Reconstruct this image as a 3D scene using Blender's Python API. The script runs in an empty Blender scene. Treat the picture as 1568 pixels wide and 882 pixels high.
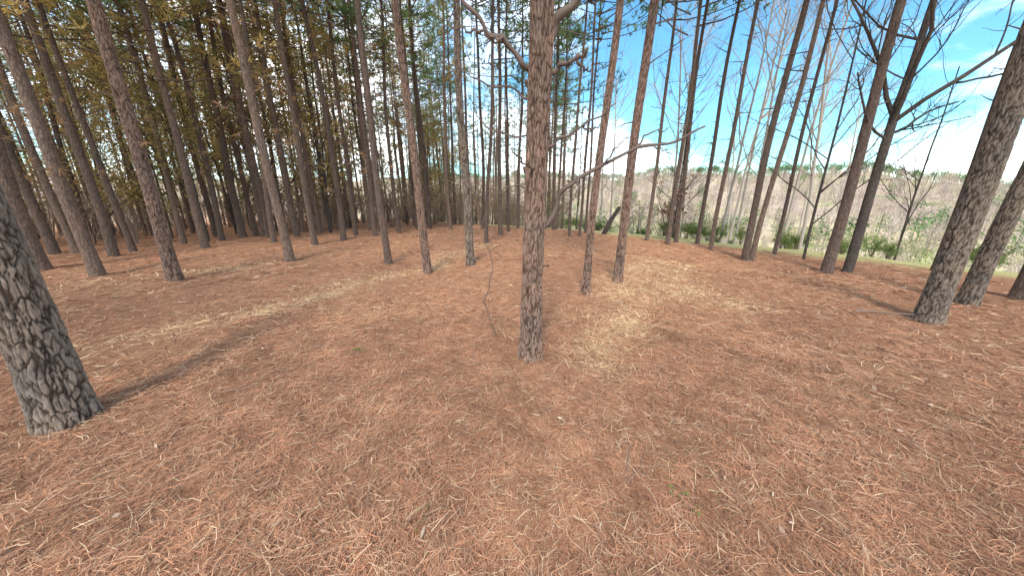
import bpy, math, random
import numpy as np
from mathutils import Vector, noise as mnoise
R=np.random.default_rng(7); random.seed(7)
sc=bpy.context.scene
# ------------------------------------------------------------------ terrain height
def gz(x,y):
    x=np.asarray(x,float); y=np.asarray(y,float)
    r=np.hypot(x,y); d=.794*(x-2)+.608*(y-17.4); az=np.degrees(np.arctan2(x,y))
    near=1/(1+(r/60)**4); nn=1/(1+(r/9)**4)
    z=(.035*np.sin(.9*x+.3)*np.cos(.8*y)+.018*np.sin(2.3*x+1)*np.sin(2.7*y+.5)+.008*np.sin(6.1*x+y)*np.sin(5.3*y-x))*near
    z=z+(.02*np.sin(9.1*x+2*np.sin(3.1*y))*np.sin(8.3*y+2*np.sin(2.7*x))+.012*np.sin(17*x+3*np.sin(5*y))*np.sin(19*y-2*np.sin(4*x)))*nn
    fb=-.045*np.maximum(r-17,0)
    rt=np.interp(d,[-1,0,2.5,12,50,110],[0,0,-.12,-1.6,-7,-9])
    z=z+np.maximum(fb+rt,-9)
    hh=np.interp(az,[-180,-60,0,12,27,42,50,58,75,120,180],[24,24,25,26,28,25,20,11,8,16,24])
    s=np.clip((r-110)/220,0,1); s=s*s*(3-2*s)
    hh=hh+1.6*np.sin(az*.31)+1.0*np.sin(az*.83+1)+.5*np.sin(az*2.3)
    z=z+s*hh+s*1.5*np.sin(r*.03+az*.1)
    s2=np.clip((r-500)/700,0,1)
    return z+s2*12*(1+.4*np.sin(az*.17))
# ------------------------------------------------------------------ mesh builder
class MB:
    def __init__(s): s.V=[];s.F=[];s.M=[];s.C=[];s.n=0
    def add(s,V,F,mat=0,col=None):
        V=np.asarray(V,float).reshape(-1,3);F=np.asarray(F,np.int64)
        s.V.append(V);s.F.append(F+s.n);s.M.append(np.full(len(F),mat) if np.isscalar(mat) else mat)
        if col is None: col=np.ones((len(V),3))
        col=np.asarray(col,float)
        if col.ndim==1: col=np.tile(col,(len(V),1))
        s.C.append(col); s.n+=len(V)
    def tube(s,P,rad,sides=6,mat=0,cap=False):
        P=np.asarray(P,float);n=len(P);rad=np.broadcast_to(np.asarray(rad,float),(n,))
        T=np.gradient(P,axis=0);T/=np.linalg.norm(T,axis=1)[:,None]+1e-9
        m=T.mean(0);ref=np.array([0,1,0.]) if abs(m[2])>.6*np.linalg.norm(m) else np.array([0,0,1.])
        A=np.cross(T,ref);A/=np.linalg.norm(A,axis=1)[:,None]+1e-9;B=np.cross(T,A)
        a=np.linspace(0,2*np.pi,sides,endpoint=False)
        V=P[:,None,:]+rad[:,None,None]*(A[:,None,:]*np.cos(a)[None,:,None]+B[:,None,:]*np.sin(a)[None,:,None])
        i=np.arange(n-1)[:,None]*sides;j=np.arange(sides)[None,:];k=(j+1)%sides
        F=np.stack([i+j,i+k,i+sides+k,i+sides+j],-1).reshape(-1,4)
        s.add(V.reshape(-1,3),F,mat)
        if cap:
            c=P[-1]+T[-1]*rad[-1]*.3
            V2=np.vstack([V[-1],c]);s.add(V2,[[q,(q+1)%sides,sides] for q in range(sides)],mat)
    def blades(s,C,D,L,W,mat=0,col=None):
        n=len(C);D=D/(np.linalg.norm(D,axis=1)[:,None]+1e-9)
        P=np.cross(D,R.normal(size=(n,3)));P/=np.linalg.norm(P,axis=1)[:,None]+1e-9
        L=np.broadcast_to(L,(n,))[:,None];W=np.broadcast_to(W,(n,))[:,None]
        V=np.stack([C-P*W/2,C+P*W/2,C+D*L],1).reshape(-1,3)
        s.add(V,np.arange(3*n).reshape(-1,3),mat,None if col is None else np.repeat(col,3,0))
    def leaves(s,C,D,L,W,mat=0,col=None):
        n=len(C);D=D/(np.linalg.norm(D,axis=1)[:,None]+1e-9)
        P=np.cross(D,R.normal(size=(n,3)));P/=np.linalg.norm(P,axis=1)[:,None]+1e-9
        L=np.broadcast_to(L,(n,))[:,None];W=np.broadcast_to(W,(n,))[:,None]
        V=np.stack([C,C+D*L*.5+P*W/2,C+D*L,C+D*L*.5-P*W/2],1).reshape(-1,3)
        s.add(V,np.arange(4*n).reshape(-1,4),mat,None if col is None else np.repeat(col,4,0))
    def arrays(s): return np.vstack(s.V),s.F,s.M,np.vstack(s.C)
    def rep(s,other,X,Y,Z,S,rot,colv=None):
        V,F,M,C=other.arrays();n=len(V)
        for i in range(len(X)):
            c,q=math.cos(rot[i]),math.sin(rot[i])
            W=np.stack([(V[:,0]*c-V[:,1]*q)*S[i]+X[i],(V[:,0]*q+V[:,1]*c)*S[i]+Y[i],V[:,2]*S[i]+Z[i]],1)
            cc=C if colv is None else C*colv[i]
            s.V.append(W);s.C.append(cc)
            for f,m in zip(F,M): s.F.append(f+s.n);s.M.append(m)
            s.n+=n
    def mesh(s,name,mats,smooth=True):
        V=np.vstack(s.V);me=bpy.data.meshes.new(name)
        lt=np.concatenate([np.full(len(f),f.shape[1]) for f in s.F]);li=np.concatenate([f.ravel() for f in s.F])
        ls=np.concatenate([[0],np.cumsum(lt)[:-1]])
        me.vertices.add(len(V));me.vertices.foreach_set('co',V.ravel().astype(np.float32))
        me.loops.add(len(li));me.loops.foreach_set('vertex_index',li.astype(np.int32))
        me.polygons.add(len(lt));me.polygons.foreach_set('loop_start',ls.astype(np.int32))
        me.polygons.foreach_set('loop_total',lt.astype(np.int32))
        me.polygons.foreach_set('material_index',np.concatenate(s.M).astype(np.int32))
        me.polygons.foreach_set('use_smooth',np.full(len(lt),smooth))
        for m in mats: me.materials.append(m)
        C=np.hstack([np.vstack(s.C),np.ones((len(V),1))])
        a=me.color_attributes.new('Col','FLOAT_COLOR','POINT');a.data.foreach_set('color',C.ravel().astype(np.float32))
        me.update(calc_edges=True);return me
    def obj(s,name,mats,smooth=True,parent=None,loc=None):
        o=bpy.data.objects.new(name,s.mesh(name,mats,smooth));sc.collection.objects.link(o)
        if parent: o.parent=parent
        if loc is not None: o.location=loc
        return o
def inst(name,me,loc,rot=0,scale=1,parent=None,tilt=(0,0)):
    o=bpy.data.objects.new(name,me);sc.collection.objects.link(o);o.location=loc;o.rotation_euler=(tilt[0],tilt[1],rot)
    o.scale=(scale,)*3 if np.isscalar(scale) else scale
    if parent:o.parent=parent
    return o
# ------------------------------------------------------------------ materials
class NT:
    def __init__(s,name):
        s.m=bpy.data.materials.new(name);s.m.use_nodes=True;s.t=s.m.node_tree;s.t.nodes.clear()
        s.out=s.n('ShaderNodeOutputMaterial')
    def n(s,ty,**k):
        x=s.t.nodes.new(ty)
        for a,b in k.items(): setattr(x,a,b)
        return x
    def l(s,a,b): s.t.links.new(a,b)
    def inp(s,x,name,v):
        if hasattr(v,'is_output'): s.l(v,x.inputs[name])
        else: x.inputs[name].default_value=v
    def noise(s,scale,detail=4,rough=.6,vec=None,dist=0):
        x=s.n('ShaderNodeTexNoise');x.inputs['Scale'].default_value=scale;x.inputs['Detail'].default_value=detail
        x.inputs['Roughness'].default_value=rough;x.inputs['Distortion'].default_value=dist
        if vec is not None:s.l(vec,x.inputs['Vector'])
        return x.outputs['Fac']
    def ramp(s,f,stops):
        x=s.n('ShaderNodeValToRGB');e=x.color_ramp.elements
        while len(e)<len(stops): e.new(.5)
        for q,(p,c) in zip(e,stops):
            q.position=p;q.color=(c,c,c,1) if np.isscalar(c) else (*c,1)
        s.l(f,x.inputs[0]);return x.outputs[0]
    def mix(s,f,a,b,mode='MIX'):
        x=s.n('ShaderNodeMix',data_type='RGBA',blend_type=mode)
        for i,v in ((0,f),(6,a),(7,b)):
            if hasattr(v,'is_output'): s.l(v,x.inputs[i])
            elif i==0: x.inputs[0].default_value=v
            else: x.inputs[i].default_value=(*v,1)
        return x.outputs[2]
    def math(s,op,a,b=0,c=None):
        x=s.n('ShaderNodeMath',operation=op)
        for i,v in enumerate((a,b)+(() if c is None else (c,))):
            if hasattr(v,'is_output'): s.l(v,x.inputs[i])
            else:x.inputs[i].default_value=v
        return x.outputs[0]
    def mapv(s,vec,scale):
        x=s.n('ShaderNodeMapping');x.inputs['Scale'].default_value=scale;s.l(vec,x.inputs[0]);return x.outputs[0]
    def bsdf(s,col,rough=.9,bump=None,bs=.5,bd=.02):
        x=s.n('ShaderNodeBsdfDiffuse')
        s.inp(x,'Color',col if hasattr(col,'is_output') else (*col,1));x.inputs['Roughness'].default_value=rough
        if bump is not None:
            b=s.n('ShaderNodeBump');b.inputs['Strength'].default_value=bs;b.inputs['Distance'].default_value=bd
            s.l(bump,b.inputs['Height']);s.l(b.outputs[0],x.inputs['Normal'])
        return x.outputs[0]
    def fin(s,sh): s.l(sh,s.out.inputs[0]);return s.m
def mat_ground():
    t=NT('ground_mat');g=t.n('ShaderNodeNewGeometry').outputs['Position']
    sx=t.n('ShaderNodeSeparateXYZ');t.l(g,sx.inputs[0]);x,y,z=sx.outputs
    d=t.math('ADD',t.math('MULTIPLY',t.math('SUBTRACT',x,2),.794),t.math('MULTIPLY',t.math('SUBTRACT',y,17.4),.608))
    n1=t.noise(.6,3,.6,g);n2=t.noise(7,4,.7,g)
    f1=t.noise(40,2,.6,t.mapv(g,(1,6,1)));f2=t.noise(40,2,.6,t.mapv(g,(6,1,1)))
    fib=t.math('MAXIMUM',f1,f2)
    nc=t.ramp(fib,[(.38,(.17,.08,.05)),(.55,(.42,.215,.13)),(.75,(.56,.35,.22))])
    nc=t.mix(t.ramp(n1,[(.4,0),(.7,.4)]),nc,(.52,.31,.17))
    nc=t.mix(t.ramp(n2,[(.45,0),(.75,.5)]),nc,(.24,.11,.07))
    gr=t.ramp(n2,[(.3,(.26,.28,.10)),(.5,(.46,.43,.2)),(.7,(.56,.48,.3))])
    dd=t.math('ADD',d,t.math('MULTIPLY',t.math('SUBTRACT',n1,.5),3.5))
    col=t.mix(t.ramp(t.math('MULTIPLY',t.math('ADD',dd,0),.6),[(0,0),(1,1)]),nc,gr)
    nf=t.noise(.12,5,.65,g)
    fc=t.ramp(nf,[(.35,(.34,.37,.14)),(.47,(.56,.50,.28)),(.6,(.56,.43,.33)),(.72,(.4,.39,.18))])
    col=t.mix(t.ramp(t.math('MULTIPLY',t.math('SUBTRACT',dd,3),.12),[(0,0),(1,1)]),col,fc)
    r=t.n('ShaderNodeVectorMath',operation='LENGTH');t.l(g,r.inputs[0]);r=r.outputs['Value']
    nh=t.noise(.05,5,.7,g)
    hc=t.ramp(nh,[(.35,(.22,.26,.11)),(.45,(.42,.35,.24)),(.6,(.45,.34,.28)),(.7,(.33,.29,.18))])
    col=t.mix(t.ramp(t.math('MULTIPLY',t.math('SUBTRACT',r,90),.012),[(0,0),(1,1)]),col,hc)
    gc=t.ramp(nh,[(.35,(.07,.12,.05)),(.6,(.15,.17,.07))])
    col=t.mix(t.ramp(t.math('MULTIPLY',t.math('SUBTRACT',r,310),.02),[(0,0),(1,1)]),col,gc)
    return t.fin(t.bsdf(col,.9,fib,.8,.025))
def mat_col(name,base=(1,1,1),trans=0,objvar=0):
    t=NT(name);a=t.n('ShaderNodeVertexColor',layer_name='Col').outputs[0]
    c=t.mix(1.0,a,base,'MULTIPLY')
    if objvar:
        ri=t.n('ShaderNodeObjectInfo').outputs['Random']
        c=t.mix(1.0,c,t.ramp(ri,[(0,(1-objvar,1-objvar*.8,1-objvar)),(1,(1+objvar,1+objvar*.6,1))]),'MULTIPLY')
    df=t.n('ShaderNodeBsdfDiffuse');t.l(c,df.inputs[0]);sh=df.outputs[0]
    if trans:
        tr=t.n('ShaderNodeBsdfTranslucent');t.l(c,tr.inputs[0]);m=t.n('ShaderNodeMixShader');m.inputs[0].default_value=trans
        t.l(sh,m.inputs[1]);t.l(tr.outputs[0],m.inputs[2]);sh=m.outputs[0]
    return t.fin(sh)
def mat_bark(name,plate,plate2,crack,scale=1.0):
    t=NT(name);g=t.n('ShaderNodeTexCoord').outputs['Object'];v=t.mapv(g,(30*scale,30*scale,6*scale))
    nz=t.noise(1.2,2,.6,v)
    w=t.n('ShaderNodeVectorMath',operation='ADD');t.l(v,w.inputs[0]);cx=t.n('ShaderNodeCombineXYZ');t.l(nz,cx.inputs[0]);t.l(nz,cx.inputs[1]);t.l(nz,cx.inputs[2])
    sc2=t.n('ShaderNodeVectorMath',operation='SCALE');t.l(cx.outputs[0],sc2.inputs[0]);sc2.inputs['Scale'].default_value=1.6;t.l(sc2.outputs[0],w.inputs[1])
    vo=t.n('ShaderNodeTexVoronoi',feature='DISTANCE_TO_EDGE');vo.inputs['Scale'].default_value=1;t.l(w.outputs[0],vo.inputs['Vector'])
    big=t.noise(1.3,2,.6,g);fine=t.noise(60,2,.7,t.mapv(g,(1,1,.4)))
    c=t.mix(t.ramp(big,[(.35,0),(.65,1)]),plate,plate2)
    c=t.mix(1.0,c,t.ramp(nz,[(.3,.7),(.7,1.2)]),'MULTIPLY')
    c=t.mix(1.0,c,t.ramp(fine,[(.3,.62),(.7,1.3)]),'MULTIPLY')
    ri=t.n('ShaderNodeObjectInfo').outputs['Random'];c=t.mix(1.0,c,t.ramp(ri,[(0,(.68,.67,.66)),(1,(1.15,1.08,1.0))]),'MULTIPLY')
    e=t.ramp(vo.outputs['Distance'],[(.0,1),(.14,0)])
    c=t.mix(t.math('MULTIPLY',e,.65),c,crack)
    return t.fin(t.bsdf(c,.9,vo.outputs['Distance'],.7,.03))
def mat_bark_geo():
    t=NT('deep_bark_mat');a=t.n('ShaderNodeVertexColor',layer_name='Col').outputs[0]
    g=t.n('ShaderNodeTexCoord').outputs['Object'];fine=t.noise(75,4,.75,t.mapv(g,(1,1,.3)));n2=t.noise(3,2,.6,g)
    c=t.mix(1.0,a,t.ramp(fine,[(.28,.5),(.72,1.4)]),'MULTIPLY')
    c=t.mix(1.0,c,t.ramp(n2,[(.3,(.82,.83,.85)),(.7,(1.15,1.05,.96))]),'MULTIPLY')
    return t.fin(t.bsdf(c,.9,fine,.8,.014))
M_ground=mat_ground()
M_bark=mat_bark('pine_bark_mat',(.285,.20,.16),(.225,.18,.155),(.075,.052,.043))
M_barkd=mat_bark('hardwood_bark_mat',(.13,.11,.10),(.19,.16,.145),(.05,.042,.036),1.4)
M_geo=mat_bark_geo()
M_twig=mat_col('dead_twig_mat',(.16,.12,.10))
M_pale=mat_col('pale_twig_mat',(.50,.42,.36))
M_btwig=mat_col('brush_twig_mat',(.34,.25,.19))
M_needle=mat_col('pine_foliage_mat',(.19,.265,.115),.5,objvar=.25)
M_gold=mat_col('golden_foliage_mat',(.46,.37,.16),.5,objvar=.3)
M_brownn=mat_col('dead_needle_mat',(.44,.27,.14),.35)
M_litter=mat_col('needle_litter_mat',(1,1,1))
M_ftwig=mat_col('fallen_twig_mat',(.27,.19,.15))
M_shrub=mat_col('shrub_leaf_mat',(.19,.25,.075),.3)
# ------------------------------------------------------------------ terrain mesh
rr=np.concatenate([[0.05],np.geomspace(.3,20,200),np.geomspace(20.5,1600,130)]);na=480;aa=np.linspace(0,2*np.pi,na,endpoint=False)
X=rr[:,None]*np.sin(aa);Y=rr[:,None]*np.cos(aa);mb=MB()
i=np.arange(len(rr)-1)[:,None]*na;j=np.arange(na)[None];k=(j+1)%na
F=np.stack([i+j,i+k,i+na+k,i+na+j],-1).reshape(-1,4)[:,::-1]
mb.add(np.stack([X,Y,gz(X,Y)],-1).reshape(-1,3),F)
mb.add([[0,0,float(gz(0,0))]]+[[.05*math.sin(a),.05*math.cos(a),float(gz(0,0))+1e-4] for a in aa[::20]],[[0,1+(q+1)%24,1+q] for q in range(24)])
mb.obj('ground',[M_ground])
# ------------------------------------------------------------------ needle litter
def segd(x,y,a,b):
    ax,ay=a;bx,by=b;t=np.clip(((x-ax)*(bx-ax)+(y-ay)*(by-ay))/((bx-ax)**2+(by-ay)**2),0,1)
    return np.hypot(x-ax-t*(bx-ax),y-ay-t*(by-ay))
SUN_LANES=[((-4.6,3.4),(-2.2,7.7),.3),((-2.2,7.7),(-1.2,11),.4),((3.1,4.9),(3.6,6.6),.5),((2.7,6.4),(4.0,8.6),.7),((1.5,4.1),(1.9,5.4),.35),((2.0,5.2),(2.8,7),.5),((-8.8,5.6),(-6.5,8.0),.35),((1.1,3.3),(1.5,4.1),.25)]  # sunlit strips of the floor, painted in as straw-coloured litter and grass
def sun_lane(x,y):
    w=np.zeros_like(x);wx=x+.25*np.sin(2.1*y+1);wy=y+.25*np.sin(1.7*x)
    for a,b,s in SUN_LANES: w=np.maximum(w,np.exp(-(segd(wx,wy,a,b)/s)**2))
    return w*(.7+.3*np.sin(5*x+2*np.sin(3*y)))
def litter(n,r0,r1,a0,a1,L,W,hz,mb,pow_=1.0):
    u=R.random(n);r=(r0**(2*pow_)+u*(r1**(2*pow_)-r0**(2*pow_)))**(.5/pow_);a=np.radians(R.uniform(a0,a1,n))
    x=r*np.sin(a);y=r*np.cos(a)
    d=.794*(x-2)+.608*(y-17.4);keep=(d<R.normal(0,.7,n));x,y=x[keep],y[keep];n=len(x)
    lump=.5+.5*np.sin(3.1*x+1.7*np.sin(2.3*y))*np.sin(2.9*y+1.3*np.sin(1.9*x+2))
    lump2=.5+.5*np.sin(7.7*x+2.1*np.sin(5.3*y+1))*np.sin(6.9*y+1.9*np.sin(4.1*x))
    yaw=R.uniform(0,2*np.pi,n)+0;ln=L*R.uniform(.45,1.2,n);pit=R.normal(0,.12,n);cur=R.normal(0,.4,n)
    z=gz(x,y)+hz*R.random(n)**1.5*(.4+.8*lump)+.004
    w=W*R.uniform(.6,1.4,n)
    P=[];zz=z.copy();px,py=x.copy(),y.copy()
    for s in range(3):
        ang=yaw+cur*s;P.append(np.stack([px,py,np.maximum(zz,gz(px,py)+.003)],1))
        px=px+np.cos(ang)*ln/2;py=py+np.sin(ang)*ln/2;zz=zz+np.sin(pit)*ln/2
    ang=yaw+cur;side=np.stack([-np.sin(ang),np.cos(ang),R.normal(0,.3,n)],1)
    V=np.stack([P[0]-side*w[:,None]*.4,P[0]+side*w[:,None]*.4,P[1]-side*w[:,None]*.5,P[1]+side*w[:,None]*.5,P[2]],1)
    b=np.arange(n)[:,None]*5
    q=b+np.array([[0,1,3,2]]);t=b+np.array([[2,3,4]])
    k=R.random(n);tone=(.66+.42*lump2+.24*(lump-.5))[:,None]
    base=np.where((R.random(n)<.5)[:,None],np.array([[.57,.27,.155]]),np.array([[.58,.335,.205]]))*(.6+.6*R.random(n))[:,None]*tone
    straw=np.array([[.70,.51,.33]])*(.8+.35*R.random(n))[:,None];sunlit_col=np.array([[.82,.59,.34]]);dark=np.array([[.18,.09,.06]])
    la=sun_lane(x,y)
    col=np.where((k<.085)[:,None],straw,base);col=np.where((k>.88)[:,None],dark,col);col=np.where((R.random(n)<la*.95)[:,None],sunlit_col*(.8+.3*R.random(n))[:,None],col)  # last step puts the sunlight of the strips into the needle colour
    cc=np.repeat(col,5,0);s0=mb.n
    mb.add(V.reshape(-1,3),q,0,cc);mb.add(np.zeros((0,3)),t+s0-mb.n,0,np.zeros((0,3)))
mb=MB()
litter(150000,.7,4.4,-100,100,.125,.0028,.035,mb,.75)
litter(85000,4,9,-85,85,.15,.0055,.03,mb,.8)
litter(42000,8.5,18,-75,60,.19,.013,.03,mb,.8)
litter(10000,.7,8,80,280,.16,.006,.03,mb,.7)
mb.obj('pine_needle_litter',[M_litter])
mb=MB()
def grass(cx,cy,n,h,spread,col,w=.005):
    c=np.stack([cx+R.normal(0,spread,n),cy+R.normal(0,spread,n),np.zeros(n)],1);c[:,2]=gz(c[:,0],c[:,1])
    D=np.stack([R.normal(0,.8,n),R.normal(0,.8,n),R.uniform(.15,1,n)],1)
    mb.blades(c,D,h*R.uniform(.5,1.2,n),w,0,np.array(col)*R.uniform(.7,1.2,(n,1)))
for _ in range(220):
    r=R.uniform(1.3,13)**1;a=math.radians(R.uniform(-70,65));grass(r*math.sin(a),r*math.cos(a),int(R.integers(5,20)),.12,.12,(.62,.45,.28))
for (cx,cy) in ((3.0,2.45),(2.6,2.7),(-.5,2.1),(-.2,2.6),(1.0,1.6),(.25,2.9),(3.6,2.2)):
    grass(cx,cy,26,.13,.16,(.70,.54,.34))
for a_,b_,s_ in SUN_LANES:
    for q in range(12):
        t=R.random();grass(a_[0]+(b_[0]-a_[0])*t+R.normal(0,s_*.6),a_[1]+(b_[1]-a_[1])*t+R.normal(0,s_*.6),24,.12,.2,(.80,.60,.35),.007)  # paler blades along the strips, sunlight put into their straw colour
mb.obj('dry_grass_and_sun_lanes',[M_litter])  # dry tufts, plus the blades that paint the sunlit strips
mb=MB();n=260;r=R.uniform(1.2,12,n);a=np.radians(R.uniform(-75,70,n));x,y=r*np.sin(a),r*np.cos(a)
pal=np.array([[.5,.35,.26],[.33,.19,.13],[.55,.42,.31],[.22,.13,.09]])[R.integers(0,4,n)]
mb.leaves(np.stack([x,y,gz(x,y)+.03],1),np.stack([R.normal(size=n),R.normal(size=n),R.normal(0,.25,n)],1),R.uniform(.03,.07,n),R.uniform(.012,.03,n),0,pal)
mb.obj('fallen_leaves',[M_litter])
mb=MB()
for _ in range(60):
    r=R.uniform(1.6,13);a=math.radians(R.uniform(-70,65));x,y=r*math.sin(a),r*math.cos(a);L=R.uniform(.1,.36);q=R.uniform(0,6.28);P=[]
    for s in range(5):
        P.append((x,y,float(gz(x,y))+.02+.008*s*R.random()));x+=math.cos(q)*L/4;y+=math.sin(q)*L/4;q+=R.normal(0,.25)
    mb.tube(P,np.linspace(.0035,.0015,5)*R.uniform(.7,1.4),5)
for (x0,y0,x1,y1,rad) in ((5.0,4.35,5.75,4.2,.013),(5.2,4.5,5.6,4.15,.008)):
    P=[(x0+(x1-x0)*s,y0+(y1-y0)*s+.03*math.sin(5*s),float(gz(x0,y0))+.05) for s in np.linspace(0,1,6)];mb.tube(P,np.linspace(rad,rad*.5,6),6)
mb.obj('fallen_twigs',[M_ftwig])
# ------------------------------------------------------------------ pine pieces
def rad_prof(z,D,H): return D/2*(.80*np.clip(1-z/H,0,1)**.8+.2*np.exp(-z/.3))+.004
def trunk_path(H,seed,n,lean=(0,0)):
    g=np.random.default_rng(seed);z=np.linspace(-.15,H,n);p1,p2=g.uniform(0,6.28,2);A=g.uniform(.02,.1)
    zz=np.maximum(z,0)
    return np.stack([lean[0]*z+A*np.sin(zz*.5+p1)-A*math.sin(p1)+.02*np.sin(zz*1.3+p2)-.02*math.sin(p2),lean[1]*z+A*np.sin(zz*.45+p2)-A*math.sin(p2),z],1)
def dead_branches(mb,H,D,seed,z0,z1,n,lean=(0,0),L0=.9,tuft=0,mat=1,matn=2):
    g=np.random.default_rng(seed+99);path=trunk_path(H,seed,80,lean)
    for _ in range(n):
        z=g.uniform(z0,z1);a=g.uniform(0,6.28);L=L0*g.uniform(.15,1.2)*(.4+.6*(z-z0)/(z1-z0+.01))
        c=np.array([np.interp(z,path[:,2],path[:,0]),np.interp(z,path[:,2],path[:,1]),z]);r=rad_prof(z,D,H)*.9
        dx,dy=math.cos(a),math.sin(a);up=g.uniform(-.15,.6);P=[];m=6
        bend=g.uniform(-.5,.3)
        for s in np.linspace(0,1,m):
            P.append(c+np.array([dx,dy,0])*(r*.7+L*s)+np.array([-dy,dx,0])*.1*L*math.sin(s*3+a)+np.array([0,0,1])*L*(up*s+bend*s*s*.6))
        mb.tube(P,np.linspace(.013,.004,m)*g.uniform(.6,1.3),4,mat)
        for q in range(int(L*5)):
            k=g.integers(2,m);b=np.array(P[k]);d=np.array([dx,dy,0])*g.uniform(.2,1)+np.array([-dy,dx,0])*g.uniform(-1,1)+np.array([0,0,g.uniform(-.4,.6)])
            l=L*g.uniform(.15,.45);mb.tube([b,b+d*l*.5+[0,0,.02],b+d*l],[.005,.004,.002],3,mat)
            if tuft and g.random()<tuft:
                nn=10;mb.blades(np.tile(b+d*l,(nn,1)),R.normal(size=(nn,3))+d-[0,0,.6],.16,.02,matn)
def make_crown(seed,H,zb,n=62,dens=1.0,spread=2.3):
    g=np.random.default_rng(seed);mb=MB()
    for q in range(n):
        t=(q+g.random())/n;z=zb+(H-zb)*t**1.0;a=q*2.4+g.normal(0,.4)
        L=spread*(1-t)**.6*g.uniform(.4,1.15)+.35;up=.25+.6*t+g.normal(0,.12);dx,dy=math.cos(a),math.sin(a);m=5;P=[]
        for s in np.linspace(0,1,m): P.append(np.array([dx*L*s-dy*.15*L*math.sin(3*s+a),dy*L*s+dx*.15*L*math.sin(3*s+a),z+L*(up*s-.25*s+.25*s*s)]))
        P=np.array(P);mb.tube(P,np.linspace(.03,.008,m)*(1-.6*t),3,0)
        nt=int((3+L*3.6)*dens*g.uniform(.4,1.5))
        for _ in range(nt):
            s=g.uniform(.3,1)**.7*(m-1);i0=min(int(s),m-2);b=P[i0]+(P[i0+1]-P[i0])*(s-i0)
            o=g.normal(0,.2,3)*(.5+L*.25);o[2]=abs(o[2])*.6;c=b+o
            if g.random()<.3: mb.tube([b,(b+c)/2+[0,0,.03],c],[.006,.005,.003],3,0)
            nn=9;d=R.normal(size=(nn,3))*.8+np.array([dx,dy,.9])*.8
            mb.blades(np.tile(c,(nn,1))+R.normal(0,.03,(nn,3)),d,R.uniform(.18,.34,nn),.034,1,np.tile(np.array([[1,1,1.]])*g.uniform(.6,1.4),(nn,1)))
    return mb
CR=[make_crown(s,18,zb,n=44,dens=.85).mesh('pine_crown_%d'%s,[M_twig,M_needle]) for s,zb in ((1,9.5),(2,10.5),(3,9))]
CG=[make_crown(s,18,zb,n=48,dens=.9).mesh('golden_crown_%d'%s,[M_twig,M_gold]) for s,zb in ((4,7.0),(5,6))]
CL=[make_crown(s,18,zb,n=50,dens=1.0).mesh('low_pine_crown_%d'%s,[M_twig,M_needle]) for s,zb in ((6,7.5),(7,8))]
def geo_trunk(D,H,seed,lean,zt,cols,dz,sides,amp,sc_):
    """trunk with modelled bark plates up to zt, plain above"""
    mb=MB();path=trunk_path(H,seed,400,lean);z=np.arange(-.1,zt,dz);n=len(z)
    a=np.linspace(0,2*np.pi,sides,endpoint=False)
    V=np.zeros((n,sides,3));C=np.zeros((n,sides,3));pl,pl2,ck=[np.array(c) for c in cols]
    px=np.interp(z,path[:,2],path[:,0]);py=np.interp(z,path[:,2],path[:,1]);rr_=rad_prof(np.maximum(z,0),D,H)
    for i_ in range(n):
        for j_ in range(sides):
            ca,sa=math.cos(a[j_]),math.sin(a[j_]);r=rr_[i_]
            wob=mnoise.noise(Vector((ca*r*12+seed,sa*r*12,z[i_]*6)));wob2=mnoise.noise(Vector((ca*r*50,sa*r*50+seed,z[i_]*18)))
            p=Vector((ca*D/2*sc_+seed*3+wob*.55+wob2*.25,sa*D/2*sc_+wob*.55-wob2*.25,z[i_]*sc_*.23+wob*.3+wob2*.15))
            dd,_pp=mnoise.voronoi(p);e=min((dd[1]-dd[0])/.22,1.0);e=e*e*(3-2*e)
            lobes=1+.09*math.exp(-max(z[i_],0)/.2)*math.sin(a[j_]*5+seed)+.03*math.sin(a[j_]*2+z[i_]*.8+seed)
            cell=mnoise.noise(Vector(_pp[0])*3.1)
            rad=r*lobes-amp*(1-e)+amp*.4*cell+amp*.3*wob2
            V[i_,j_]=(px[i_]+ca*rad,py[i_]+sa*rad,z[i_])
            m_=.5+.5*mnoise.noise(Vector((ca,sa,z[i_]*1.5))*1.5+Vector((seed,0,0)))
            C[i_,j_]=(ck*(1-e)+(pl*(1-m_)+pl2*m_)*e)*(1+.28*cell+.25*wob2)
    i=np.arange(n-1)[:,None]*sides;j=np.arange(sides)[None];k=(j+1)%sides
    F=np.stack([i+j,i+k,i+sides+k,i+sides+j],-1).reshape(-1,4);mb.add(V.reshape(-1,3),F,3,C.reshape(-1,3))
    z2=np.linspace(z[-1]-.01,H,30);mb.tube(np.stack([np.interp(z2,path[:,2],path[:,0]),np.interp(z2,path[:,2],path[:,1]),z2],1),rad_prof(z2,D,H),12,0)
    return mb
MATS=[M_bark,M_twig,M_brownn,M_geo]
cnt=[0]
def pine(x,y,D,H=17,lean=(0,0),seed=None,geo=None,nd=14,z0=2.2,gold=False,tuft=0,extra=None,L0=.9,low=False):
    cnt[0]+=1;seed=seed or cnt[0]+10
    if geo: mb=geo_trunk(D,H,seed,lean,*geo)
    else:
        mb=MB();P=trunk_path(H,seed,50,lean)
        zz=np.concatenate([[-.15,0,.08,.2,.4,.7,1.1],np.linspace(1.6,H,32)])
        P=np.stack([np.interp(zz,P[:,2],P[:,0]),np.interp(zz,P[:,2],P[:,1]),zz],1);mb.tube(P,rad_prof(np.maximum(zz,0),D,H),14,0)
    dead_branches(mb,H,D,seed,z0,8.5,nd,lean,L0=L0,tuft=tuft)
    if extra: extra(mb)
    o=mb.obj('pine_tree',MATS,loc=(x,y,float(gz(x,y))))
    inst('crown',random.choice(CG if gold else (CL if low else CR)),(lean[0]*10,lean[1]*10,(H-18)*1.0),random.uniform(0,6.28),1,o)
    return o
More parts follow.
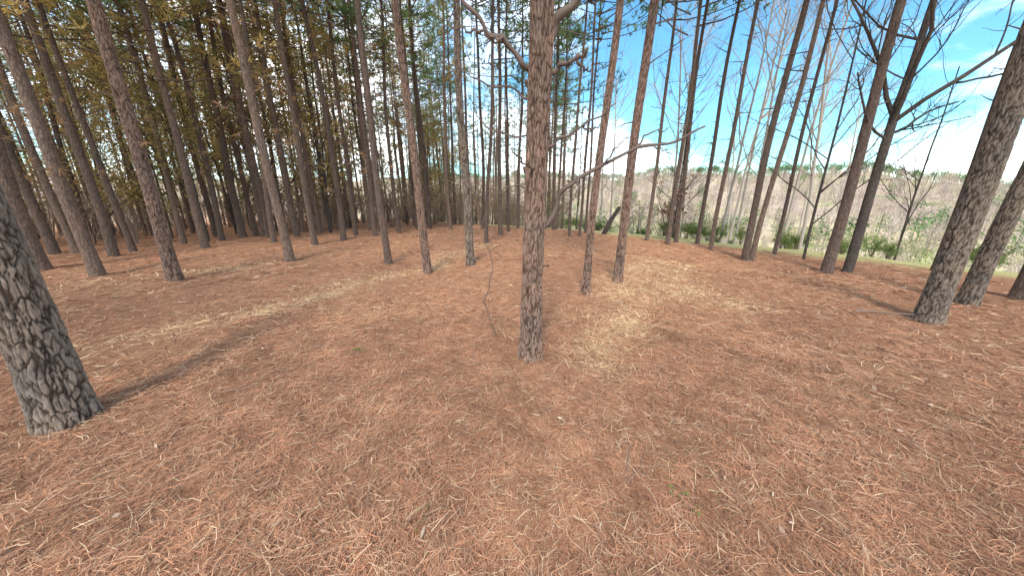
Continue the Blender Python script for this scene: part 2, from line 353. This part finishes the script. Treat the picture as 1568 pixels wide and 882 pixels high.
GREY=((.29,.235,.19),(.24,.20,.17),(.06,.045,.036));PINK=((.32,.21,.165),(.26,.195,.16),(.085,.055,.043))
def j_extra(mb):
    def br(P,r0,r1,sides=7,k_=1.45):
        P=np.array(P)-[.2,3.11,0];t=np.linspace(0,1,len(P));tt=np.linspace(0,1,len(P)*5)
        Q=np.stack([np.interp(tt,t,P[:,k]) for k in range(3)],1)
        Q=Q+np.stack([.012*np.sin(tt*31),.012*np.cos(tt*23),.012*np.sin(tt*19+1)],1);Q[0]=P[0]
        rad=np.linspace(r0,r1,len(Q))*k_*(1+.15*np.sin(tt*37))
        mb.tube(Q,rad,sides,1)
        return Q
    br([(.25,3.11,1.38),(.34,3.09,1.42),(.45,3.05,1.70),(.583,3.0,1.845),(1.046,2.95,2.07),(1.35,2.95,2.13),(1.615,2.92,2.234)],.018,.006)
    br([(.583,3.0,1.845),(.60,2.98,1.75),(.56,2.97,1.66)],.01,.004);br([(1.046,2.95,2.07),(1.2,3.05,2.22),(1.4,3.1,2.26)],.007,.003)
    br([(1.2,2.95,2.1),(1.32,2.8,2.02)],.005,.002);br([(.8,2.97,1.95),(.9,2.9,2.1),(1.02,2.88,2.2)],.006,.002);br([(1.4,2.95,2.14),(1.5,3.0,2.3)],.005,.002)
    br([(.27,3.1,2.08),(.4,3.05,2.15),(.6,3.0,2.26),(.867,2.95,2.418)],.012,.004);br([(.6,3.0,2.26),(.7,3.1,2.25),(.8,3.15,2.3)],.006,.003)
    br([(.24,3.1,2.78),(.30,3.07,2.93),(.40,3.03,3.07),(.56,3.0,3.22),(.75,2.95,3.6),(.95,2.9,4.2)],.036,.022,9,1.1)
    br([(.18,3.1,2.66),(.08,3.0,2.74),(-.077,2.95,2.88),(-.2,2.93,2.92),(-.37,2.9,3.11),(-.5,2.9,3.4)],.017,.008)
    br([(-.2,2.93,2.92),(-.33,2.95,2.93),(-.5,3,2.98)],.008,.004);br([(-.077,2.95,2.88),(-.12,2.8,2.8),(-.2,2.75,2.82)],.009,.004)
    br([(.26,3.1,2.66),(.4,3.05,2.72),(.52,3.0,2.76),(.613,2.97,2.81)],.017,.009);br([(.52,3.0,2.76),(.6,3.05,2.7),(.68,3.1,2.71)],.009,.004)
    br([(.22,3.05,1.9),(.1,2.8,1.95),(0,2.6,2.02)],.008,.003);br([(.26,3.1,1.0),(.36,3.05,1.03)],.008,.004)
    br([(.2,3.1,2.45),(.02,3.2,2.6),(-.3,3.3,2.68),(-.5,3.4,2.85)],.009,.003)
    br([(.2,3.1,2.2),(-.05,3.2,2.22),(-.3,3.3,2.35),(-.4,3.3,2.6)],.007,.002);br([(.2,3.1,1.75),(0,3.0,1.78),(-.16,2.95,1.7)],.007,.002)
    for zz,aa_ in ((2.64,0),(2.62,2.5),(2.66,4.2),(1.4,.2),(2.08,.1),(1.9,3.6)):
        cx,cy=.22+.09*math.cos(aa_),3.11+.09*math.sin(aa_);br([(cx-.04*math.cos(aa_),cy-.04*math.sin(aa_),zz-.02),(cx,cy,zz),(cx+.03*math.cos(aa_),cy+.03*math.sin(aa_),zz+.03)],.035,.012,9,1)
pine(.20,3.11,.275,16,(.008,0),geo=(3.9,PINK,.009,110,.009,32),nd=5,z0=3.2,extra=j_extra)
pine(-3.47,2.10,.34,18,(-.03,0),geo=(3.2,GREY,.007,160,.014,30),nd=6,z0=3.5)
pine(5.82,4.14,.32,18,(.0,0),geo=(5,GREY,.014,96,.011,30),nd=8,z0=3.6)
pine(7.47,4.93,.27,17,(0,0),geo=(4.5,GREY,.018,70,.010,26),nd=8,z0=3.6)
pine(-6.9,6.28,.28,17,(-.02,0),geo=(5.5,PINK,.018,70,.010,28),nd=30,z0=2,tuft=.2)
pine(1.35,5.55,.165,14,(.045,0),geo=(5,PINK,.016,52,.006,30),nd=10,z0=2.5)
pine(2.16,6.28,.215,16,(.008,0),geo=(5,PINK,.016,60,.007,28),nd=10,z0=2.8)
pine(-1.95,7.15,.22,16,(-.035,0),geo=(5.5,PINK,.02,52,.007,28),nd=24,z0=2)
pine(-1.08,8.03,.24,17,(-.01,0),geo=(5.8,GREY,.02,52,.007,28),nd=24,z0=2)
left=[(-9.36,6.96,.27),(-11.12,7.29,.38),(-5.89,8.28,.25),(-10.39,10.7,.26),(-3.25,8.19,.20),(-11.6,9.13,.25),(-13.76,9.45,.25),(-11.78,13.95,.32),(-11.57,12.67,.23),(-11.2,14.43,.26),
(-7.13,11.44,.23),(-6.72,12.67,.25),(-7.06,14.43,.22),(-5.26,14.94,.21),(-4.9,16.7,.22),(-13.4,9.68,.21),(-12.07,10.03,.19),(-5.98,13.95,.22),(-3.33,17.4,.22),(-9.41,13.95,.28),(-9.0,12.0,.22),(-14.5,7.9,.26)]
for q,(x,y,D) in enumerate(left): pine(x,y,D,R.uniform(15.5,18),(R.normal(0,.014),R.normal(0,.012)),nd=40 if x<-5 else 26,z0=1.8,gold=(x<-8 and q%2>0),low=x<-5,tuft=.5 if x<-5 else .2,L0=1.2)
mid=[(-.96,11.94,.16),(-.53,14.43,.22),(-.19,15.8,.15),(2.52,13.95,.15),(2.95,13.95,.15),(5.22,12.3,.16),(6.18,11.94,.17),(6.99,11.94,.17),(2.25,16.7,.16),(5.62,11.44,.17),(6.49,10.29,.15),(1.2,17.6,.18),(3.6,15.6,.14)]
for x,y,D in mid: pine(x,y,D,R.uniform(14,17),(R.normal(.008,.012),0),nd=22,z0=2.2,tuft=.1)
for x,y,D,l in ((7.22,7.09,.24,-.01),(6.44,8.64,.2,0),(6.6,8.6,.15,.03),(8.72,5.17,.26,0),(10.25,7.49,.16,0),(7.9,9.45,.12,.02)): pine(x,y,D,16,(l,0),nd=14,z0=2.8,L0=1.2)
# ------------------------------------------------------------------ distant pines
def distant_mesh(s):
    mb=MB();P=trunk_path(18,s,24);mb.tube(P,rad_prof(np.maximum(P[:,2],0),.24,18),8,0);dead_branches(mb,18,.24,s,1.5,9.5,28,L0=1.5,tuft=.45)
    return mb.mesh('distant_pine_%d'%s,[M_bark,M_twig,M_brownn])
DT=[distant_mesh(s) for s in (201,202,203,204)]
def edge_d(x,y): return .794*(x-2)+.608*(y-17.4)
par=bpy.data.objects.new('distant_pine_trees',None);sc.collection.objects.link(par)
par2=bpy.data.objects.new('surrounding_pine_trees',None);sc.collection.objects.link(par2)
def put(x,y,par,gold,crown=True,low=False):
    z=float(gz(x,y));s=R.uniform(.85,1.08);inst('trunk',random.choice(DT),(x,y,z-.05),R.uniform(0,6.28),s,par,(R.normal(0,.014),R.normal(0,.014)))
    if crown: inst('crown',random.choice(CG if gold else (CL if low else CR)),(x,y,z),R.uniform(0,6.28),s,par)
placed=[]
def ok(x,y,m):
    for a,b in placed:
        if (a-x)**2+(b-y)**2<m*m: return False
    placed.append((x,y));return True
tries=0;n=0
while n<250 and tries<9000:
    tries+=1;a=R.uniform(-74,9);r=math.sqrt(R.uniform(16.5**2,52**2));ar=math.radians(a);x,y=r*math.sin(ar),r*math.cos(ar)
    if a>-12 and R.random()<.5: continue
    if ok(x,y,1.7): put(x,y,par,a<-14 and R.random()<.45,R.random()<(.58 if r<38 else .35),a<-8);n+=1
n=0;tries=0
while n<26 and tries<4000:
    tries+=1;a=R.uniform(85,275);r=math.sqrt(R.uniform(8**2,24**2));ar=math.radians(a);x,y=r*math.sin(ar),r*math.cos(ar)
    if edge_d(x,y)>-1: continue
    if ok(x,y,3): put(x,y,par2,False);n+=1
# ------------------------------------------------------------------ bare hardwoods
def bare(seed,H,r0,levels=4,spread=.6,mat=0,first=.35,fork=False,leaf=0):
    g=np.random.default_rng(seed);mb=MB()
    def grow(p,d,L,r,lv,wig=1):
        m=6 if lv else 8;P=[p]
        for s in range(m):
            d=d+g.normal(0,(.13 if lv else .03)*wig,3)+np.array([0,0,.06 if lv else .02]);d/=np.linalg.norm(d);P.append(P[-1]+d*L/m)
        P=np.array(P);mb.tube(P,np.linspace(r,r*(.75 if fork and lv==0 else .4),len(P)),[10,6,4,3,3][lv],mat)
        if leaf and lv>=levels-1:
            c=P[g.integers(1,m+1,leaf)]+g.normal(0,.12,(leaf,3));mb.leaves(c,g.normal(size=(leaf,3)),g.uniform(.08,.15,leaf),g.uniform(.05,.09,leaf),1,g.uniform(.5,1.4,(leaf,1))*np.ones((1,3)))
        if lv>=levels: return
        if fork and lv==0:
            for q,(sx,sy,sz,LL,rr2) in enumerate(((.22,.1,1,5,.7),(-.55,.2,.8,2.6,.45),(.75,-.2,.8,3,.5),(-.2,-.5,.9,3.2,.45),(.9,.3,.35,2.0,.35),(-.9,0,.3,1.7,.3))):
                nd=np.array([sx,sy,sz]);nd/=np.linalg.norm(nd);grow(P[-1]-[0,0,.1*q],nd,LL,r*rr2,1)
            return
        nb=[10,8,6,4][lv]
        for q in range(nb):
            t=g.uniform(first if lv==0 else .2,1);k=t*m;i0=min(int(k),m-1);b=P[i0]+(P[i0+1]-P[i0])*(k-i0)
            s=g.normal(size=3);s-=s.dot(d)*d;s/=np.linalg.norm(s)
            nd=d*g.uniform(.5,1)+s*spread*g.uniform(.7,1.4);nd[2]+=.12;nd/=np.linalg.norm(nd)
            grow(b,nd,L*g.uniform(.3,.55)*(1.1-.4*t),r*(1-.55*t)*.5,lv+1)
    grow(np.array([0,0,-.1]),np.array([0,0,1.]),H,r0,0);return mb
bd=[bare(s,H,r,3,.75,first=f).mesh('bare_hardwood_%d'%s,[m]) for s,H,r,m,f in ((31,10,.10,M_barkd,.28),(32,9,.06,M_pale,.2),(33,11,.07,M_pale,.3),(34,8,.045,M_barkd,.15))]
inst('bare_oak_tree',bare(36,3.4,.095,3,.75,fork=True).mesh('bare_oak',[M_barkd]),(7.70,7.09,float(gz(7.7,7.09))),0,1,None,(0,.05))
for x,y,k,s in ((8.07,8.64,3,.8),(10.5,11.5,1,.9),(11.5,13.5,2,.8),(9.5,14.5,1,1),(13.5,13.2,1,.7),(8.6,17.5,2,.9),(12.5,10.2,3,.7),(16,9.5,1,.8),(12.3,18,2,1),(5.5,20,1,.9),(3.8,19,3,.9),(7.2,14.2,3,.8),(14.2,7.5,3,.9),(9.2,12.4,1,.9),(10.8,15.4,2,.85),(8.2,15.5,1,.8),(13.5,20,1,1),(10,20,2,1),(18,20,2,1),(7,23,1,1.1)):
    inst('bare_sapling_tree',bd[k],(x,y,float(gz(x,y))),R.uniform(0,6),s)
gl=[bare(s,7,.05,2,.7,first=.15,leaf=24).mesh('golden_hardwood_%d'%s,[M_barkd,M_gold]) for s in (81,82)]
par3=bpy.data.objects.new('understory_hardwood_trees',None);sc.collection.objects.link(par3)
for q in range(62):
    a=math.radians(R.uniform(-74,-10));r=R.uniform(17,45);x,y=r*math.sin(a),r*math.cos(a);inst('tree',random.choice(gl),(x,y,float(gz(x,y))),R.uniform(0,6),R.uniform(.6,1.3),par3)
# ------------------------------------------------------------------ shrubs, brush
def shrub(seed,h,w,nl,ll,lw,colr,mt=0,ml=1,twigs=14):
    g=np.random.default_rng(seed);mb=MB()
    for q in range(twigs):
        a=g.uniform(0,6.28);u=g.uniform(.1,1);tip=np.array([math.cos(a)*w*u,math.sin(a)*w*u,h*g.uniform(.5,1)]);m=tip*[.4,.4,.6]+g.normal(0,.05*h,3)
        mb.tube([np.array([0,0,-.05]),m,tip],[.012*h,.008*h,.003*h],3,mt)
        for _ in range(5):
            s=g.uniform(.4,1);b=m+(tip-m)*s if s>.3 else m;e=b+g.normal(0,.16*h,3)+[0,0,.1*h];mb.tube([b,(b+e)/2+g.normal(0,.02*h,3),e],[.004*h,.003*h,.002*h],3,mt)
            if nl:
                k=nl;c=b+(e-b)*g.random((k,1))+g.normal(0,.05*h,(k,3));mb.leaves(c,g.normal(size=(k,3)),ll*g.uniform(.6,1.3,k),lw*g.uniform(.7,1.2,k),ml,np.array([colr])*g.uniform(.5,1.4,(k,1)))
    return mb
gsm=[shrub(s,.9,.55,16,.07,.028,(1,1,1)).mesh('green_shrub_m',[M_twig,M_shrub]) for s in (41,42,43)]
for q in range(50):
    t=R.uniform(-.15,1.25);x=3+ (12.2-3)*t;y=18.6+(7.2-18.6)*t;o=R.uniform(.6,5);x+=.794*o;y+=.608*o
    inst('green_shrub',random.choice(gsm),(x,y,float(gz(x,y))),R.uniform(0,6),R.uniform(.4,.9))
shrub(51,2.2,.75,5,.13,.07,(1,1,1),twigs=12).obj('oak_sapling',[M_twig,mat_col('marcescent_leaf_mat',(.34,.17,.12),.3)],loc=(6.35,12.9,float(gz(6.35,12.9))))
brushp=[shrub(s,1,.6,n_,.06,.035,(1,1,1),twigs=8) for s,n_ in ((61,0),(62,3),(63,5))]
M_bleaf=mat_col('brush_leaf_mat',(.56,.45,.28),.3)
M_bl2=mat_col('brown_brush_leaf_mat',(.42,.29,.16),.3)
mb=MB()
for q in range(400):
    a=math.radians(R.uniform(-76,9));r=R.uniform(19,60);x,y=r*math.sin(a),r*math.cos(a)
    mb.rep(random.choice(brushp),[x],[y],[float(gz(x,y))],[R.uniform(1.2,3.4)],[R.uniform(0,6)])
mb.obj('understory_brush',[M_btwig,M_bl2])
mb=MB()
for q in range(560):
    a=math.radians(R.uniform(-2,80));r=R.uniform(20,115);x,y=r*math.sin(a),r*math.cos(a)
    if edge_d(x,y)<5: continue
    mb.rep(random.choice(brushp),[x],[y],[float(gz(x,y))],[R.uniform(.8,2.2)*(1+r/120)],[R.uniform(0,6)],[np.array([1,1,1])*R.uniform(.7,1.1) if R.random()<.6 else np.array([.5,.75,.38])])
mb.obj('scrub_field_brush',[M_pale,M_bleaf])
def puff(seed,nb,w,h,green=False):
    g=np.random.default_rng(seed);mb=MB();mb.tube([[0,0,-1],[.1,0,h*.5],[0,0,h]],[.2,.13,.03],3,0,False)
    c=g.normal(size=(nb,3));c/=np.linalg.norm(c,axis=1)[:,None];c*=g.uniform(.1,1,(nb,1))**.6;c=c*[w,w,h*.34]+[0,0,h*.6]
    if green: mb.blades(c,g.normal(size=(nb,3))+c*[.5,.5,.05],g.uniform(.7,1.5,nb),.45,0,g.uniform(.6,1.4,(nb,1))*np.ones((1,3)))
    else: mb.blades(c-[0,0,.8],g.normal(size=(nb,3))*.45+c*[.25,.25,0]+[0,0,1.0],g.uniform(1.6,3.2,nb),.17,0,g.uniform(.75,1.25,(nb,1))*np.ones((1,3)))
    return mb
pf=[puff(s,62,2.4,9) for s in (71,72,73)];pg=[puff(s,60,2.1,9,True) for s in (74,75)]
mb=MB()
for q in range(3300):
    a=math.radians(R.uniform(-15,76));r=math.sqrt(R.uniform(95**2,345**2));x,y=r*math.sin(a),r*math.cos(a)
    ridge=r>285;gp=math.sin(x*.05+1)*math.sin(y*.04+2)+math.sin(x*.013+y*.02)
    gr=R.random()<(.95 if ridge else (.45 if gp>.7 else .06))
    c=np.array([.13,.21,.08])*R.uniform(.8,1.4) if gr else np.array([[.60,.49,.42],[.54,.42,.36],[.60,.51,.36],[.46,.37,.31]][int(R.integers(0,4))])
    mb.rep(random.choice(pg if gr else pf),[x],[y],[float(gz(x,y))-.5],[R.uniform(.5,.95)],[R.uniform(0,6)],[c])
mb.obj('hillside_trees',[mat_col('hillside_tree_mat',trans=.35)])
mb=MB();P=np.array([(-.198,3.67,0),(-.27,3.67,.2),(-.335,3.67,.476),(-.25,3.66,.75),(-.223,3.67,.96),(-.30,3.67,1.15),(-.34,3.67,1.34),(-.31,3.7,1.5)])
t=np.linspace(0,1,8);tt=np.linspace(0,1,40);mb.tube(np.stack([np.interp(tt,t,P[:,k]) for k in range(3)],1)+np.stack([.01*np.sin(tt*40),.01*np.cos(tt*30),0*tt],1),np.linspace(.008,.004,40),5)
mb.obj('dead_vine',[M_twig])
mb=MB();mb.tube([(4.3,15.2,-.2),(4.6,15.2,.5),(5.0,15.2,1.2)],[.13,.11,.08],10,0,True);mb.obj('leaning_log',[M_barkd])
mb=MB()
for cx,cy,n_ in ((-1.72,3.2,26),(.95,1.42,7),(1.0,1.36,5),(-.5,1.3,5)):
    c=np.stack([cx+R.normal(0,.04,n_),cy+R.normal(0,.04,n_),np.full(n_,float(gz(cx,cy))+.04)],1);mb.leaves(c,np.stack([R.normal(size=n_),R.normal(size=n_),R.uniform(.1,.8,n_)],1),.03,.016,0)
mb.obj('green_sprigs',[M_shrub])
# ------------------------------------------------------------------ light, sky, camera
SUN_AZ,SUN_EL=188,48
w=bpy.data.worlds.new('World');sc.world=w;w.use_nodes=True;nt=w.node_tree;N=nt.nodes;N.clear()
out=N.new('ShaderNodeOutputWorld');bg=N.new('ShaderNodeBackground');bg.inputs[1].default_value=.15
sky=N.new('ShaderNodeTexSky');sky.sky_type='NISHITA';sky.sun_disc=False;sky.sun_elevation=math.radians(SUN_EL);sky.sun_rotation=math.radians(SUN_AZ)
sky.ozone_density=2.5;sky.air_density=1.3;sky.dust_density=0
tint=N.new('ShaderNodeMix');tint.data_type='RGBA';tint.blend_type='MULTIPLY';tint.inputs[0].default_value=1;tint.inputs[7].default_value=(.85,1.5,1.7,1);nt.links.new(sky.outputs[0],tint.inputs[6])
tc=N.new('ShaderNodeTexCoord');mp=N.new('ShaderNodeMapping');mp.inputs['Scale'].default_value=(1,1,2.6);mp.inputs['Location'].default_value=(.35,.1,.12);nt.links.new(tc.outputs['Generated'],mp.inputs[0])
nz=N.new('ShaderNodeTexNoise');nz.inputs['Scale'].default_value=1.7;nz.inputs['Detail'].default_value=7;nz.inputs['Roughness'].default_value=.55;nt.links.new(mp.outputs[0],nz.inputs[0])
rp=N.new('ShaderNodeValToRGB');rp.color_ramp.elements[0].position=.45;rp.color_ramp.elements[1].position=.64;nt.links.new(nz.outputs[0],rp.inputs[0])
mx=N.new('ShaderNodeMix');mx.data_type='RGBA';mx.inputs[7].default_value=(25,25,25,1)
nt.links.new(rp.outputs[0],mx.inputs[0]);nt.links.new(tint.outputs[2],mx.inputs[6]);nt.links.new(mx.outputs[2],bg.inputs[0]);nt.links.new(bg.outputs[0],out.inputs[0])
L=bpy.data.lights.new('sun','SUN');L.energy=3.9;L.angle=math.radians(14);L.color=(1,.91,.79);lo=bpy.data.objects.new('sun',L);sc.collection.objects.link(lo)
a,e=math.radians(SUN_AZ),math.radians(SUN_EL);dv=Vector((math.sin(a)*math.cos(e),math.cos(a)*math.cos(e),math.sin(e)));lo.rotation_euler=dv.to_track_quat('Z','Y').to_euler()
cam=bpy.data.cameras.new('camera');cam.sensor_width=36;cam.lens=36*485/1568;cam.clip_end=4000;cam.clip_start=.05
co=bpy.data.objects.new('camera',cam);sc.collection.objects.link(co);co.location=(0,0,1.7);co.rotation_euler=(math.radians(90-16.2),0,0);sc.camera=co
sc.view_settings.view_transform='Standard';sc.view_settings.look='None';sc.view_settings.exposure=0
